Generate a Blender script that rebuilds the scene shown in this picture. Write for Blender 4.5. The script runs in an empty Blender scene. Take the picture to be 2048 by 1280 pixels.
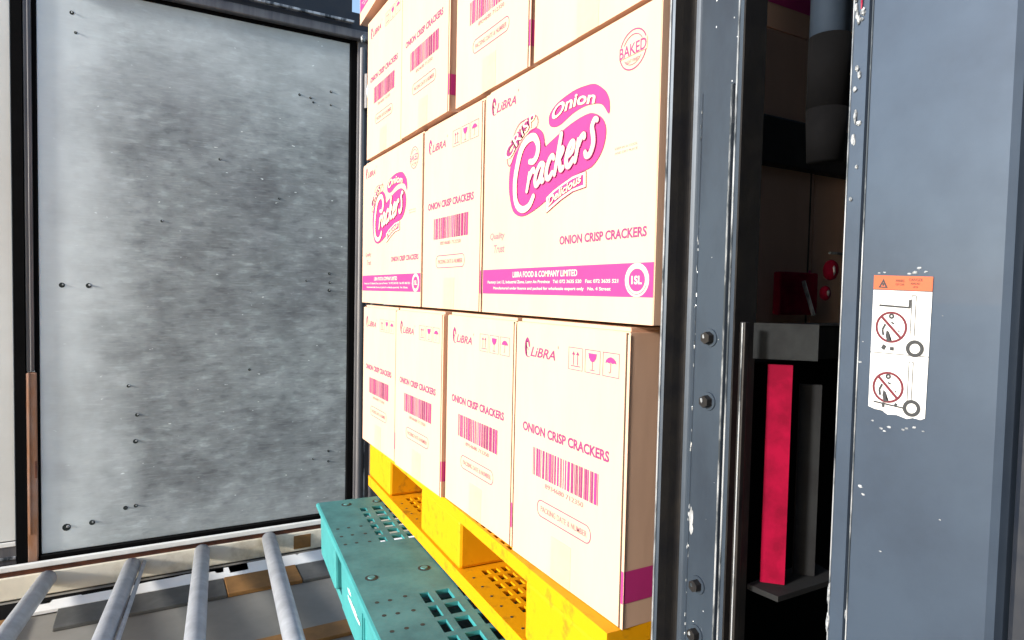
import bpy, bmesh, math, random
from mathutils import Vector, Matrix
random.seed(7)
R = math.radians
scene = bpy.context.scene
col = scene.collection

# ------------------------------------------------------------------ camera
YAW = math.atan(714/1280.0); PITCH = math.atan(54/1280.0); ROLL = 0.021
right0 = Vector((math.cos(YAW), -math.sin(YAW), 0)); fwd0 = Vector((math.sin(YAW), math.cos(YAW), 0)); up0 = Vector((0, 0, 1))
fwd = fwd0*math.cos(PITCH) - up0*math.sin(PITCH); upv = up0*math.cos(PITCH) + fwd0*math.sin(PITCH)
rr = right0*math.cos(ROLL) + upv*math.sin(ROLL); uu = upv*math.cos(ROLL) - right0*math.sin(ROLL)
cd = bpy.data.cameras.new('camera'); cam = bpy.data.objects.new('camera', cd); col.objects.link(cam)
m = Matrix((rr, uu, -fwd)).transposed().to_4x4(); cam.matrix_world = m
cd.sensor_width = 36; cd.lens = 36*1280/2048.0; cd.clip_start = 0.02; cd.clip_end = 2000
scene.camera = cam

# ------------------------------------------------------------------ world, sun, exposure
SUN_EL = R(17); SUN_AZ = (-math.cos(R(7)), -math.sin(R(7)))        # low light from the left of the load
w = bpy.data.worlds.new('World'); scene.world = w; w.use_nodes = True
nt = w.node_tree; nt.nodes.clear()
sky = nt.nodes.new('ShaderNodeTexSky'); sky.sky_type = 'NISHITA'; sky.sun_disc = False
sky.sun_elevation = SUN_EL; sky.sun_rotation = math.atan2(SUN_AZ[0], SUN_AZ[1])
sky.air_density = 1.0; sky.dust_density = 1.0; sky.ozone_density = 1.0
bg = nt.nodes.new('ShaderNodeBackground'); bg.inputs['Strength'].default_value = 0.145
wo = nt.nodes.new('ShaderNodeOutputWorld')
nt.links.new(sky.outputs[0], bg.inputs[0]); nt.links.new(bg.outputs[0], wo.inputs[0])
sd = bpy.data.lights.new('sun', 'SUN'); sd.energy = 3.2; sd.angle = R(6); sd.color = (1, .96, .9)
sun = bpy.data.objects.new('sun', sd); col.objects.link(sun)
sv = Vector((SUN_AZ[0]*math.cos(SUN_EL), SUN_AZ[1]*math.cos(SUN_EL), math.sin(SUN_EL)))
sun.rotation_euler = sv.to_track_quat('Z', 'Y').to_euler(); sun.location = sv*20
scene.view_settings.view_transform = 'Standard'; scene.view_settings.look = 'None'
scene.view_settings.exposure = 1.25; scene.view_settings.gamma = 1

# ------------------------------------------------------------------ materials
def mat(name, base, rough=.6, metal=0, var=.0, scale=20, bump=0.0, bscale=60, col2=None, stretch=(1, 1, 1), thr=(.4, .6), coat=0, spec=.5):
    mt = bpy.data.materials.new(name); mt.use_nodes = True; n = mt.node_tree.nodes; l = mt.node_tree.links
    b = n['Principled BSDF']; b.inputs['Roughness'].default_value = rough; b.inputs['Metallic'].default_value = metal
    b.inputs['Specular IOR Level'].default_value = spec
    b.inputs['Base Color'].default_value = (*base, 1)
    if coat: b.inputs['Coat Weight'].default_value = coat
    if var or col2 or bump:
        tc = n.new('ShaderNodeTexCoord'); mp = n.new('ShaderNodeMapping'); mp.inputs['Scale'].default_value = stretch
        l.new(tc.outputs['Object'], mp.inputs['Vector'])
    if var or col2:
        nz = n.new('ShaderNodeTexNoise'); nz.inputs['Scale'].default_value = scale; nz.inputs['Detail'].default_value = 8
        nz.inputs['Roughness'].default_value = .65
        l.new(mp.outputs[0], nz.inputs['Vector'])
        cr = n.new('ShaderNodeValToRGB'); l.new(nz.outputs['Fac'], cr.inputs['Fac'])
        c2 = col2 if col2 else tuple(c*(1-var) for c in base)
        cr.color_ramp.elements[0].position = thr[0]; cr.color_ramp.elements[1].position = thr[1]
        cr.color_ramp.elements[0].color = (*c2, 1); cr.color_ramp.elements[1].color = (*base, 1)
        l.new(cr.outputs[0], b.inputs['Base Color'])
        mr = n.new('ShaderNodeMapRange'); l.new(nz.outputs['Fac'], mr.inputs['Value'])
        mr.inputs['To Min'].default_value = min(1, rough+.12); mr.inputs['To Max'].default_value = max(.05, rough-.1)
        l.new(mr.outputs[0], b.inputs['Roughness'])
    if bump:
        n2 = n.new('ShaderNodeTexNoise'); n2.inputs['Scale'].default_value = bscale; n2.inputs['Detail'].default_value = 5
        l.new(mp.outputs[0], n2.inputs['Vector'])
        bp = n.new('ShaderNodeBump'); bp.inputs['Strength'].default_value = bump; bp.inputs['Distance'].default_value = .004
        l.new(n2.outputs['Fac'], bp.inputs['Height']); l.new(bp.outputs[0], b.inputs['Normal'])
    return mt

M = {}
M['card'] = mat('cardboard', (.62, .398, .282), .75, var=.08, scale=9, bump=.12, bscale=25, stretch=(1, 1, .25), spec=.25)
M['card_gap'] = mat('corner_seam_shade', (.05, .032, .02), .9)  # dark brown stands for the shade inside the open corner slit
M['card_edge'] = mat('cardboard_cut_edge', (.50, .33, .18), .85, var=.15, scale=60)
M['bar_grey'] = mat('scuffed_grey_crossbar', (.010, .012, .013), .7, col2=(.005, .006, .007), scale=30, bump=.15, spec=.3)
M['ledge'] = mat('dark_grey_plate', (.008, .009, .010), .8, col2=(.005, .005, .006), scale=20, bump=.1, spec=.3)
M['tape'] = mat('clear_packing_tape', (.59, .385, .25), .5, var=.06, scale=40)
M['ink'] = mat('magenta_ink', (.20, .014, .105), .6, var=.2, scale=150, col2=(.26, .035, .14), thr=(.3, .7))
M['ink_soft'] = mat('pale_magenta_ink', (.36, .14, .18), .65, var=.1, scale=150)
M['pink'] = mat('pink_print', (.48, .026, .175), .6, var=.07, scale=25)
M['cream'] = mat('unprinted_letter', (.64, .50, .34), .7)
M['yellow'] = mat('yellow_plastic', (.66, .285, .001), .55, col2=(.42, .18, .006), scale=30, thr=(.34, .44), bump=.1, bscale=90, spec=.2)
M['teal_top'] = mat('shade_teal_plastic', (.052, .185, .200), .6, col2=(.030, .115, .130), scale=16, thr=(.3, .62), bump=.12, bscale=80, spec=.25)  # deck top darker than the sides: weaker light from above put into the colour
M['teal'] = mat('teal_plastic', (.045, .29, .30), .42, col2=(.035, .21, .225), scale=9, thr=(.3, .65), bump=.12, bscale=80)
M['scuff'] = mat('scuffed_white_plastic', (.45, .62, .58), .6)
M['dark_hole'] = mat('dark_recess', (.012, .02, .02), .8)
M['steel'] = mat('blue_grey_steel_paint', (.052, .075, .112), .42, metal=.45, col2=(.034, .050, .078), scale=9, thr=(.3, .62), bump=.03, bscale=50, coat=.15)
M['steel_inner'] = mat('slate_channel_paint', (.036, .052, .074), .46, metal=.35, col2=(.018, .027, .042), scale=12, thr=(.32, .6), stretch=(1, 1, .4), bump=.04, bscale=50, coat=.1)
M['steel_dark'] = mat('dark_navy_steel', (.007, .011, .020), .45, col2=(.012, .015, .022), scale=20, bump=.1)
M['black_steel'] = mat('black_steel_and_shade', (.006, .006, .008), .5, col2=(.016, .014, .012), scale=25, thr=(.3, .7), bump=.2, spec=.3)  # black parts, and channel faces whose shade is coloured in
M['worn'] = mat('worn_bare_metal', (.46, .48, .50), .35, metal=.5, col2=(.05, .06, .07), scale=35, thr=(.42, .56), stretch=(1, 1, .35))
M['grease'] = mat('pale_grease', (.30, .32, .34), .4, col2=(.09, .10, .11), scale=160, thr=(.4, .55))
M['red'] = mat('red_paint', (.22, .001, .022), .75, var=.35, scale=30, spec=.1)
M['white_st'] = mat('white_sticker', (.60, .60, .59), .45, var=.04, scale=30)
M['orange_st'] = mat('orange_sticker', (.44, .085, .03), .5, var=.06, scale=30)
M['black_ink'] = mat('black_ink', (.02, .022, .025), .6)
M['red_ink'] = mat('dark_red_ink', (.10, .003, .012), .6)
M['tube'] = mat('galvanised_tube', (.43, .46, .51), .38, metal=.25, col2=(.30, .32, .36), scale=18, thr=(.35, .65), stretch=(1, 1, .08), bump=.05)
M['white_metal'] = mat('white_edge_strip', (.8, .8, .77), .4, var=.08, scale=20)
M['rust'] = mat('rusty_metal', (.16, .05, .02), .8, col2=(.05, .02, .015), scale=18, thr=(.35, .65), bump=.3)
M['beige'] = mat('dirty_beige_beam', (.80, .74, .60), .7, col2=(.42, .35, .23), scale=5, thr=(.3, .52), bump=.15)
M['wallpaint'] = mat('pale_grey_wall_paint', (.72, .74, .72), .5, col2=(.60, .60, .56), scale=2.2, thr=(.3, .7))
M['post'] = mat('grey_door_post', (.17, .165, .17), .4, col2=(.09, .09, .10), scale=10, thr=(.35, .65), stretch=(3, 3, .25), metal=.3)
M['rubber'] = mat('black_rubber_and_shade', (.002, .002, .0025), .95, var=.3, spec=.1)  # real seals, and black pieces that stand for shade
M['rusty_post'] = mat('rust_stained_post', (.30, .13, .055), .7, col2=(.36, .24, .19), scale=14, thr=(.35, .6), stretch=(1, 1, .35), bump=.2)
M['sunlit_ground'] = mat('white_sunlit_ground', (.88, .88, .86), .5, var=.04)
M['grey_board'] = mat('dark_grey_board', (.10, .10, .095), .6, var=.3, scale=10)
M['brown_board'] = mat('brown_board', (.27, .13, .035), .7, var=.25, scale=12)
M['print_red'] = mat('red_print', (.27, .008, .04), .6)

def panel_mat():
    mt = bpy.data.materials.new('weathered_grey_panel'); mt.use_nodes = True; n = mt.node_tree.nodes; l = mt.node_tree.links
    b = n['Principled BSDF']; tc = n.new('ShaderNodeTexCoord')
    def noise(scale, st, det=8, ro=.6, off=(0, 0, 0)):
        mp = n.new('ShaderNodeMapping'); mp.inputs['Scale'].default_value = st; mp.inputs['Location'].default_value = off
        l.new(tc.outputs['Object'], mp.inputs['Vector'])
        z = n.new('ShaderNodeTexNoise'); z.inputs['Scale'].default_value = scale; z.inputs['Detail'].default_value = det
        z.inputs['Roughness'].default_value = ro; l.new(mp.outputs[0], z.inputs['Vector']); return z
    def ramp(src, e):
        r = n.new('ShaderNodeValToRGB'); l.new(src, r.inputs['Fac'])
        while len(r.color_ramp.elements) < len(e): r.color_ramp.elements.new(.5)
        for k, (p, c) in enumerate(e): r.color_ramp.elements[k].position = p; r.color_ramp.elements[k].color = (*c, 1)
        return r
    def mix(a, bb, f, mode='MIX'):
        x = n.new('ShaderNodeMix'); x.data_type = 'RGBA'; x.blend_type = mode
        l.new(a, x.inputs['A']); l.new(bb, x.inputs['B'])
        if isinstance(f, float): x.inputs['Factor'].default_value = f
        else: l.new(f, x.inputs['Factor'])
        return x.outputs['Result']
    big = ramp(noise(2.6, (1, 1, 1.2)).outputs['Fac'], [(.30, (.22, .24, .255)), (.5, (.275, .305, .315)), (.70, (.36, .40, .41))])
    mid = ramp(noise(9, (1, 1, 1.35), off=(3, 0, 1)).outputs['Fac'], [(.36, (.62, .62, .63)), (.47, (.82, .84, .84)), (.53, (.88, .89, .9)), (.62, (1.15, 1.16, 1.16))])
    c = mix(big.outputs[0], mid.outputs[0], .75, 'MULTIPLY')
    # horizontal scratches and short streaks
    s = ramp(noise(22, (1, 1, 9), 3, .5, (5, 0, 2)).outputs['Fac'], [(.53, (0, 0, 0)), (.66, (1, 1, 1))])
    wh = n.new('ShaderNodeRGB'); wh.outputs[0].default_value = (.62, .68, .69, 1)
    sv_ = n.new('ShaderNodeMath'); sv_.operation = 'MULTIPLY'; sv_.inputs[1].default_value = .16; l.new(s.outputs[0], sv_.inputs[0])
    c = mix(c, wh.outputs[0], sv_.outputs[0])
    s2 = ramp(noise(16, (1, 1, 2.4), 3, .5, (1, 0, 7)).outputs['Fac'], [(.36, (.66, .66, .68)), (.43, (.90, .90, .91)), (.58, (1, 1, 1)), (.66, (1.3, 1.33, 1.33))])
    c = mix(c, s2.outputs[0], .8, 'MULTIPLY')
    d = ramp(noise(30, (1, 1, 7), 3, .5, (9, 0, 4)).outputs['Fac'], [(.55, (0, 0, 0)), (.66, (1, 1, 1))])
    dk = n.new('ShaderNodeRGB'); dk.outputs[0].default_value = (.15, .16, .18, 1)
    dv = n.new('ShaderNodeMath'); dv.operation = 'MULTIPLY'; dv.inputs[1].default_value = .3; l.new(d.outputs[0], dv.inputs[0])
    c = mix(c, dk.outputs[0], dv.outputs[0])
    k3 = ramp(noise(34, (1, 1, 2.2), 2, .5, (4, 0, 9)).outputs['Fac'], [(.715, (0, 0, 0)), (.745, (.8, .8, .8))])
    wn = n.new('ShaderNodeRGB'); wn.outputs[0].default_value = (.85, .92, .92, 1); c = mix(c, wn.outputs[0], k3.outputs[0])
    # light from the opening put into the colour: paler left and top, bottom too
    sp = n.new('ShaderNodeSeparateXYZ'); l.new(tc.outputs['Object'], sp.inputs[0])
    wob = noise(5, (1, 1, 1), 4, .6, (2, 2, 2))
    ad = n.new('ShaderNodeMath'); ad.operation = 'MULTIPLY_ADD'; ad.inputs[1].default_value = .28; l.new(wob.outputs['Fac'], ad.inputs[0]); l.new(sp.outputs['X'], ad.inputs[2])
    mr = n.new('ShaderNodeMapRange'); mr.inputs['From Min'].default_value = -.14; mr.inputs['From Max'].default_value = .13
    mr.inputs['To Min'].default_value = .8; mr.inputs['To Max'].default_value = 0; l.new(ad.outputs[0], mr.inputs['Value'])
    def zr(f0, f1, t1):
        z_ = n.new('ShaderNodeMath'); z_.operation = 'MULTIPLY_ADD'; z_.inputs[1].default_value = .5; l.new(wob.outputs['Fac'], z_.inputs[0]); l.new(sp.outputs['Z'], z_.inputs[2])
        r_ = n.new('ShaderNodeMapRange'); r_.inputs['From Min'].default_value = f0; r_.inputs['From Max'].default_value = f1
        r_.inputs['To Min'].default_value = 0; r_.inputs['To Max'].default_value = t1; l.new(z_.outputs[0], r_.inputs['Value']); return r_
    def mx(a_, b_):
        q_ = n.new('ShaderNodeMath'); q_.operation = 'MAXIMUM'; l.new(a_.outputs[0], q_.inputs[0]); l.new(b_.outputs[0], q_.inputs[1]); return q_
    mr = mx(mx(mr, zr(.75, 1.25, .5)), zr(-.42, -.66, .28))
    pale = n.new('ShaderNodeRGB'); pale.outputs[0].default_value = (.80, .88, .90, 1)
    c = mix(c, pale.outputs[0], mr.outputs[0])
    l.new(c, b.inputs['Base Color']); b.inputs['Roughness'].default_value = .55
    bz = noise(18, (1, 1, 3), 6)
    bp = n.new('ShaderNodeBump'); bp.inputs['Strength'].default_value = .12; bp.inputs['Distance'].default_value = .01
    l.new(bz.outputs['Fac'], bp.inputs['Height']); l.new(bp.outputs[0], b.inputs['Normal'])
    return mt
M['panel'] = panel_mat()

def ground_mat():
    mt = mat('concrete_ground', (.27, .255, .225), .6, col2=(.16, .15, .13), scale=1.7, thr=(.3, .7), bump=.25, bscale=8)
    return mt
M['ground'] = ground_mat()

# ------------------------------------------------------------------ mesh helpers
class MB:
    """Collects faces for ONE mesh object."""
    def __init__(s): s.v = []; s.f = []; s.mi = []; s.m = []
    def mid(s, k):
        if k not in s.m: s.m.append(k)
        return s.m.index(k)
    def face(s, pts, k):
        i = len(s.v); s.v += [tuple(p) for p in pts]; s.f.append(tuple(range(i, i+len(pts)))); s.mi.append(s.mid(k))
    def box(s, x0, x1, y0, y1, z0, z1, k, T=None, bev=0):
        bm = bmesh.new(); bmesh.ops.create_cube(bm, size=1)
        for v in bm.verts: v.co = Vector(((x0+x1)/2+v.co.x*(x1-x0), (y0+y1)/2+v.co.y*(y1-y0), (z0+z1)/2+v.co.z*(z1-z0)))
        if bev: bmesh.ops.bevel(bm, geom=bm.edges[:], offset=bev, segments=2, affect='EDGES', profile=.5)
        s.add_bm(bm, k, T)
    def add_bm(s, bm, k, T=None):
        if T: bmesh.ops.transform(bm, matrix=T, verts=bm.verts)
        bm.verts.index_update(); o = len(s.v); s.v += [tuple(v.co) for v in bm.verts]; q = s.mid(k)
        for f in bm.faces: s.f.append(tuple(o+v.index for v in f.verts)); s.mi.append(q)
        bm.free()
    def prism(s, pts, z0, z1, k, T=None):
        """closed outline pts (x,y), counter-clockwise, extruded along z"""
        bm = bmesh.new(); a = [bm.verts.new((x, y, z0)) for x, y in pts]; b = [bm.verts.new((x, y, z1)) for x, y in pts]; n = len(pts)
        for i in range(n): bm.faces.new((a[i], a[(i+1) % n], b[(i+1) % n], b[i]))
        bm.faces.new(b); bm.faces.new(a[::-1])
        big = [f for f in bm.faces if len(f.verts) > 4]
        if big: bmesh.ops.triangulate(bm, faces=big)
        bmesh.ops.recalc_face_normals(bm, faces=bm.faces)
        s.add_bm(bm, k, T)
    def tube(s, p0, p1, r0, r1, k, seg=20, caps=True):
        p0 = Vector(p0); p1 = Vector(p1); q = (p1-p0).to_track_quat('Z', 'Y').to_matrix().to_4x4()
        bm = bmesh.new(); bmesh.ops.create_cone(bm, cap_ends=caps, segments=seg, radius1=r0, radius2=r1, depth=(p1-p0).length)
        s.add_bm(bm, k, Matrix.Translation((p0+p1)/2) @ q)
    def blob(s, c, r, k, sub=2, jit=.25):
        bm = bmesh.new(); bmesh.ops.create_icosphere(bm, subdivisions=sub, radius=1)
        for v in bm.verts:
            j = 1+random.uniform(-jit, jit); v.co = Vector((c[0]+v.co.x*r[0]*j, c[1]+v.co.y*r[1]*j, c[2]+v.co.z*r[2]*j))
        s.add_bm(bm, k)
    def build(s, name, parent=None, smooth=False, loc=None):
        me = bpy.data.meshes.new(name); me.from_pydata(s.v, [], s.f); me.update()
        for k in s.m: me.materials.append(M[k])
        me.polygons.foreach_set('material_index', s.mi)
        if smooth: me.polygons.foreach_set('use_smooth', [True]*len(me.polygons))
        o = bpy.data.objects.new(name, me); col.objects.link(o)
        if parent: o.parent = parent
        if loc: o.location = loc
        return o

def empty(name, label, cat, loc=(0, 0, 0), rz=0, group=None):
    o = bpy.data.objects.new(name, None); col.objects.link(o); o.location = loc; o.rotation_euler = (0, 0, rz); o.empty_display_size = .05
    o['label'] = label; o['category'] = cat
    if group: o['group'] = group
    return o
def tag(o, label, cat, group=None):
    o['label'] = label; o['category'] = cat
    if group: o['group'] = group
    return o
def struct(o): o['kind'] = 'structure'; return o

# ---- 2D artwork on a face: frame maps (a, b, height) to local space
class Art:
    def __init__(s, org, ax, up, nrm, h0=.0003):
        s.o = Vector(org); s.a = Vector(ax); s.u = Vector(up); s.n = Vector(nrm); s.h = h0; s.mb = MB()
    def P(s, a, b): return s.o + s.a*a + s.u*b + s.n*s.h
    def poly(s, pts, k):
        bm = bmesh.new(); vs = [bm.verts.new(s.P(*p)) for p in pts]
        f = bm.faces.new(vs)
        if len(pts) > 4 or True:
            bmesh.ops.triangulate(bm, faces=[f], ngon_method='EAR_CLIP')
        bm.normal_update()
        for f in bm.faces:
            if f.normal.dot(s.n) < 0: f.normal_flip()
        s.mb.add_bm(bm, k); s.h += .000012
    def rect(s, a0, a1, b0, b1, k): s.poly([(a0, b0), (a1, b0), (a1, b1), (a0, b1)], k)
    def line(s, pts, wd, k, closed=False, caps=True, w2=None):
        """stroke with mitred joints; wd may be a list"""
        n = len(pts); L = []; Rr = []
        W = wd if isinstance(wd, (list, tuple)) else [wd]*n
        for i in range(n):
            if closed: p0, p1 = Vector(pts[i-1]), Vector(pts[(i+1) % n])
            else: p0, p1 = Vector(pts[max(0, i-1)]), Vector(pts[min(n-1, i+1)])
            d = (p1-p0); d.normalize(); nn = Vector((-d.y, d.x))*W[i]/2; p = Vector(pts[i]); L.append(p+nn); Rr.append(p-nn)
        m_ = n if closed else n-1
        for i in range(m_):
            j = (i+1) % n
            s.mb.face([s.P(*Rr[i]), s.P(*Rr[j]), s.P(*L[j]), s.P(*L[i])], k); s.h += .000005
        s.h += .000012
        if caps and not closed:
            for i in (0, n-1):
                c = pts[i]; s.poly([(c[0]+W[i]/2*math.cos(t*math.pi/5), c[1]+W[i]/2*math.sin(t*math.pi/5)) for t in range(10)], k)
    def ring(s, ca, cb, ra, rb, wd, k, n=28, a0=0, a1=360):
        full = abs(a1-a0) >= 360; q = n if full else n+1
        pts = [(ca+ra*math.cos(R(a0+(a1-a0)*t/n)), cb+rb*math.sin(R(a0+(a1-a0)*t/n))) for t in range(q)]
        s.line(pts, wd, k, closed=full, caps=False)
    def disc(s, ca, cb, ra, rb, k, n=24): s.poly([(ca+ra*math.cos(2*math.pi*t/n), cb+rb*math.sin(2*math.pi*t/n)) for t in range(n)], k)
    def text(s, txt, warp, k, bold=0.0, shear=0, spacing=1.0):
        """warp maps normalised (u,v) in the text's own box to (a,b)"""
        V, F = text_geo(txt, bold, shear, spacing)
        i = len(s.mb.v); q = s.mb.mid(k)
        s.mb.v += [tuple(s.P(*warp(u, v))) for u, v in V]
        for f in F: s.mb.f.append(tuple(i+x for x in f)); s.mb.mi.append(q)
        s.h += .000012
    def build(s, name, parent): return s.mb.build(name, parent)
_tg = {}
def text_geo(txt, bold, shear, spacing):
    key = (txt, bold, shear, spacing)
    if key in _tg: return _tg[key]
    c = bpy.data.curves.new('lettering', 'FONT'); c.body = txt; c.size = 1; c.offset = bold; c.shear = shear; c.resolution_u = 3; c.space_character = spacing
    o = bpy.data.objects.new('lettering', c); col.objects.link(o)
    dg = bpy.context.evaluated_depsgraph_get(); dg.update()
    me = bpy.data.meshes.new_from_object(o.evaluated_get(dg))
    xs = [v.co.x for v in me.vertices]; ys = [v.co.y for v in me.vertices]
    x0, x1, y0, y1 = min(xs), max(xs), min(ys), max(ys)
    V = [((v.co.x-x0)/(x1-x0), (v.co.y-y0)/(y1-y0)) for v in me.vertices]
    F = [tuple(p.vertices) for p in me.polygons]
    bpy.data.objects.remove(o); bpy.data.curves.remove(c); bpy.data.meshes.remove(me)
    _tg[key] = (V, F); return V, F
def quad(bl, br, tl, tr):
    return lambda u, v: (bl[0]*(1-u)*(1-v)+br[0]*u*(1-v)+tl[0]*(1-u)*v+tr[0]*u*v, bl[1]*(1-u)*(1-v)+br[1]*u*(1-v)+tl[1]*(1-u)*v+tr[1]*u*v)
def box2(a0, a1, b0, b1): return quad((a0, b0), (a1, b0), (a0, b1), (a1, b1))
def smooth(pts, n=5, closed=True):
    out = []; N = len(pts)
    rng = range(N) if closed else range(N-1)
    g = (lambda i: pts[i % N]) if closed else (lambda i: pts[min(max(i, 0), N-1)])
    for i in rng:
        p0, p1, p2, p3 = g(i-1), g(i), g(i+1), g(i+2)
        for t in range(n):
            t = t/n
            out.append(tuple(.5*((2*p1[q])+(-p0[q]+p2[q])*t+(2*p0[q]-5*p1[q]+4*p2[q]-p3[q])*t*t+(-p0[q]+3*p1[q]-3*p2[q]+p3[q])*t**3) for q in (0, 1)))
    if not closed: out.append(pts[-1])
    return out

# ------------------------------------------------------------------ ground (camera sits at z = 0, ground at z = -.99)
GZ = -.99
g = MB(); g.face([(-400, -400, GZ), (400, -400, GZ), (400, 400, GZ), (-400, 400, GZ)], 'ground')
struct(g.build('ground'))

# ------------------------------------------------------------------ the cargo door panel and what surrounds it
DY = 2.50
door = empty('cargo_door', 'tall weathered grey sheet panel in a dark metal frame with black rubber seal', 'door', (0.17, DY, -0.87))
def D(mb, name, par=door, smooth=False):
    o = mb.build(name, par, smooth); o.location = (-.17, -DY, .87); return o
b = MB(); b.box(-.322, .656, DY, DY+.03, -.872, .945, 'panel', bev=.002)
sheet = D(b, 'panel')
for px, pz, r in [(-.262, -.005, .0105), (-.19, -.005, .0105), (-.255, -.795, .015), (-.185, -.79, .011), (-.09, -.755, .009), (-.06, -.752, .008),
                  (.47, .72, .006), (.51, .715, .006), (.52, .70, .005), (.585, .06, .007), (.587, .025, .006), (.585, -.005, .008), (.50, .03, .005),
                  (.588, -.63, .006), (.588, -.67, .006), (.53, -.655, .005), (.585, .75, .006), (.585, .70, .005), (-.23, .86, .008), (-.22, .80, .006),
                  (-.06, -.53, .010), (-.055, -.44, .008), (-.08, -.34, .007), (.20, .45, .006), (.02, .22, .006), (.40, .33, .005), (.30, -.30, .006)]:
    b = MB(); b.tube((px, DY-.0006, pz), (px, DY+.004, pz), r*.8, r*.8, 'dark_hole', 10)
    b.blob((px+r*.3, DY-.002, pz+r*.2), (r*.4, .002, r*.4), 'worn', 1)
    D(b, 'rivet')
b = MB()
b.box(-.334, -.3235, DY-.003, DY+.03, -.885, 1.2, 'rubber')
b.box(.6575, .682, DY-.006, DY+.03, -.885, .985, 'rubber', bev=.003)
b.box(-.322, .6565, DY-.02, DY+.03, -.885, -.8725, 'rubber')
b.box(-.322, .6565, DY-.004, DY+.03, .9465, .957, 'rubber')
D(b, 'rubber_seal')
b = MB()                                                          # left frame post, ribbed
b.box(-.356, -.3345, DY-.008, DY+.03, -.28, 1.2, 'post', bev=.004)
b.box(-.345, -.339, DY-.011, DY-.006, -.28, 1.2, 'post', bev=.002)
D(b, 'frame_post')
b = MB(); b.box(-.357, -.3290, DY-.010, DY+.02, -.905, -.283, 'rusty_post', bev=.003)
b.box(-.352, -.347, DY-.0125, DY-.0095, -.80, -.283, 'rusty_post', bev=.001)
b.box(-.336, -.3292, DY-.0125, DY-.0095, -.62, -.565, 'rust', bev=.001)
o = D(b, 'rusty_post_foot'); o['label'] = 'orange rust stained lower end of the left frame post'
b = MB(); b.box(-.385, -.3575, DY-.01, DY+.03, -.90, 1.2, 'rubber'); D(b, 'post_gap')
b = MB()                                                          # right post with rolled edges
b.box(.683, .80, DY-.01, DY+.03, -.885, .985, 'post', bev=.006)
b.tube((.70, DY-.018, -.885), (.70, DY-.018, .93), .010, .010, 'post', 16)
b.box(.722, .728, DY-.016, DY-.009, -.885, .95, 'worn', bev=.001)
b.box(.742, .752, DY-.03, DY-.009, -.885, .62, 'post', bev=.002)
D(b, 'frame_post', smooth=False)
b = MB()
b.box(-.36, .80, DY-.03, DY+.03, .958, .992, 'post', bev=.004)
b.box(-.36, .66, DY-.045, DY-.029, 1.008, 1.018, 'worn', bev=.002)
b.box(-.36, .80, DY-.02, DY+.03, .993, 1.03, 'steel_dark')
D(b, 'top_rail')
for z0, z1 in ((.70, .83), (.02, .12)):
    b = MB(); b.tube((.716, DY-.03, z0), (.716, DY-.03, z1), .011, .011, 'post', 14)
    b.box(.716, .74, DY-.034, DY-.012, z0+.02, z1-.02, 'post', bev=.003)
    b.blob((.716, DY-.043, (z0+z1)/2), (.005, .004, .03), 'worn', 2, .1)
    D(b, 'hinge')
b = MB(); b.blob((.694, DY-.045, .955), (.010, .008, .016), 'worn', 2, .15); D(b, 'rail_bolt')

b = MB(); b.box(-.9, .66, DY-.01, DY+.5, 1.031, 2.4, 'steel_dark'); b.box(.66, 2.2, DY-.01, DY+.5, 1.031, 1.062, 'steel_dark')
b.box(.2, .40, DY-.0125, DY-.0105, 1.05, 1.3, 'steel_dark')
tag(b.build('header_wall'), 'dark navy header above the grey door panel at the top edge', 'wall')

b = MB()
b.box(-2.2, -.3865, DY-.003, DY+.05, -.815, 2.0, 'wallpaint', bev=.002)
wl = empty('side_wall', 'pale grey flat wall panel left of the rusty frame post', 'wall', (-1.0, DY, -.9))
o = b.build('wall_panel', wl); o.location = (1.0, -DY, .9)
b = MB(); b.box(-2.2, -.3865, DY-.008, DY+.05, -.832, -.817, 'white_metal', bev=.002); b.box(-2.2, -.3865, DY-.009, DY+.05, -.874, -.864, 'worn', bev=.002)
b.box(-2.2, -.3865, DY-.005, DY+.05, -.91, -.8165, 'post')
o = b.build('skirting_rail', wl); o.location = (1.0, -DY, .9)

sill = empty('door_sill', 'long beige steel beam with bright white top strip below the grey door panel', 'sill', (0.2, 2.45, -.985))
def S_(mb, name):
    o = mb.build(name, sill); o.location = (-.2, -2.45, .985); return o
SY = 2.45
b = MB(); b.box(-2.2, 1.6, SY-.006, SY+.008, -.8955, -.8775, 'white_metal', bev=.003); S_(b, 'edge_strip')
b = MB(); b.box(-2.2, 1.6, SY+.0085, DY+.02, -.8955, -.889, 'rubber'); S_(b, 'threshold_seal')
b = MB(); b.box(-2.2, 1.6, SY+.002, SY+.06, -.913, -.896, 'rust', bev=.001); S_(b, 'rusted_seam')
b = MB(); b.box(-2.2, 1.6, SY-.004, SY+.045, -.985, -.9135, 'beige', bev=.003)
for x, wd in ((.45, .05), (.56, .02), (.5, .012)): b.box(x, x+wd, SY-.0055, SY-.0035, -.975, -.925, 'brown_board')
S_(b, 'beam')
b = MB(); b.box(-2.2, 1.6, SY+.05, SY+.10, GZ+.006, -.92, 'rubber'); S_(b, 'underside_shade')  # black sheet put in for the shade under the beam

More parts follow.
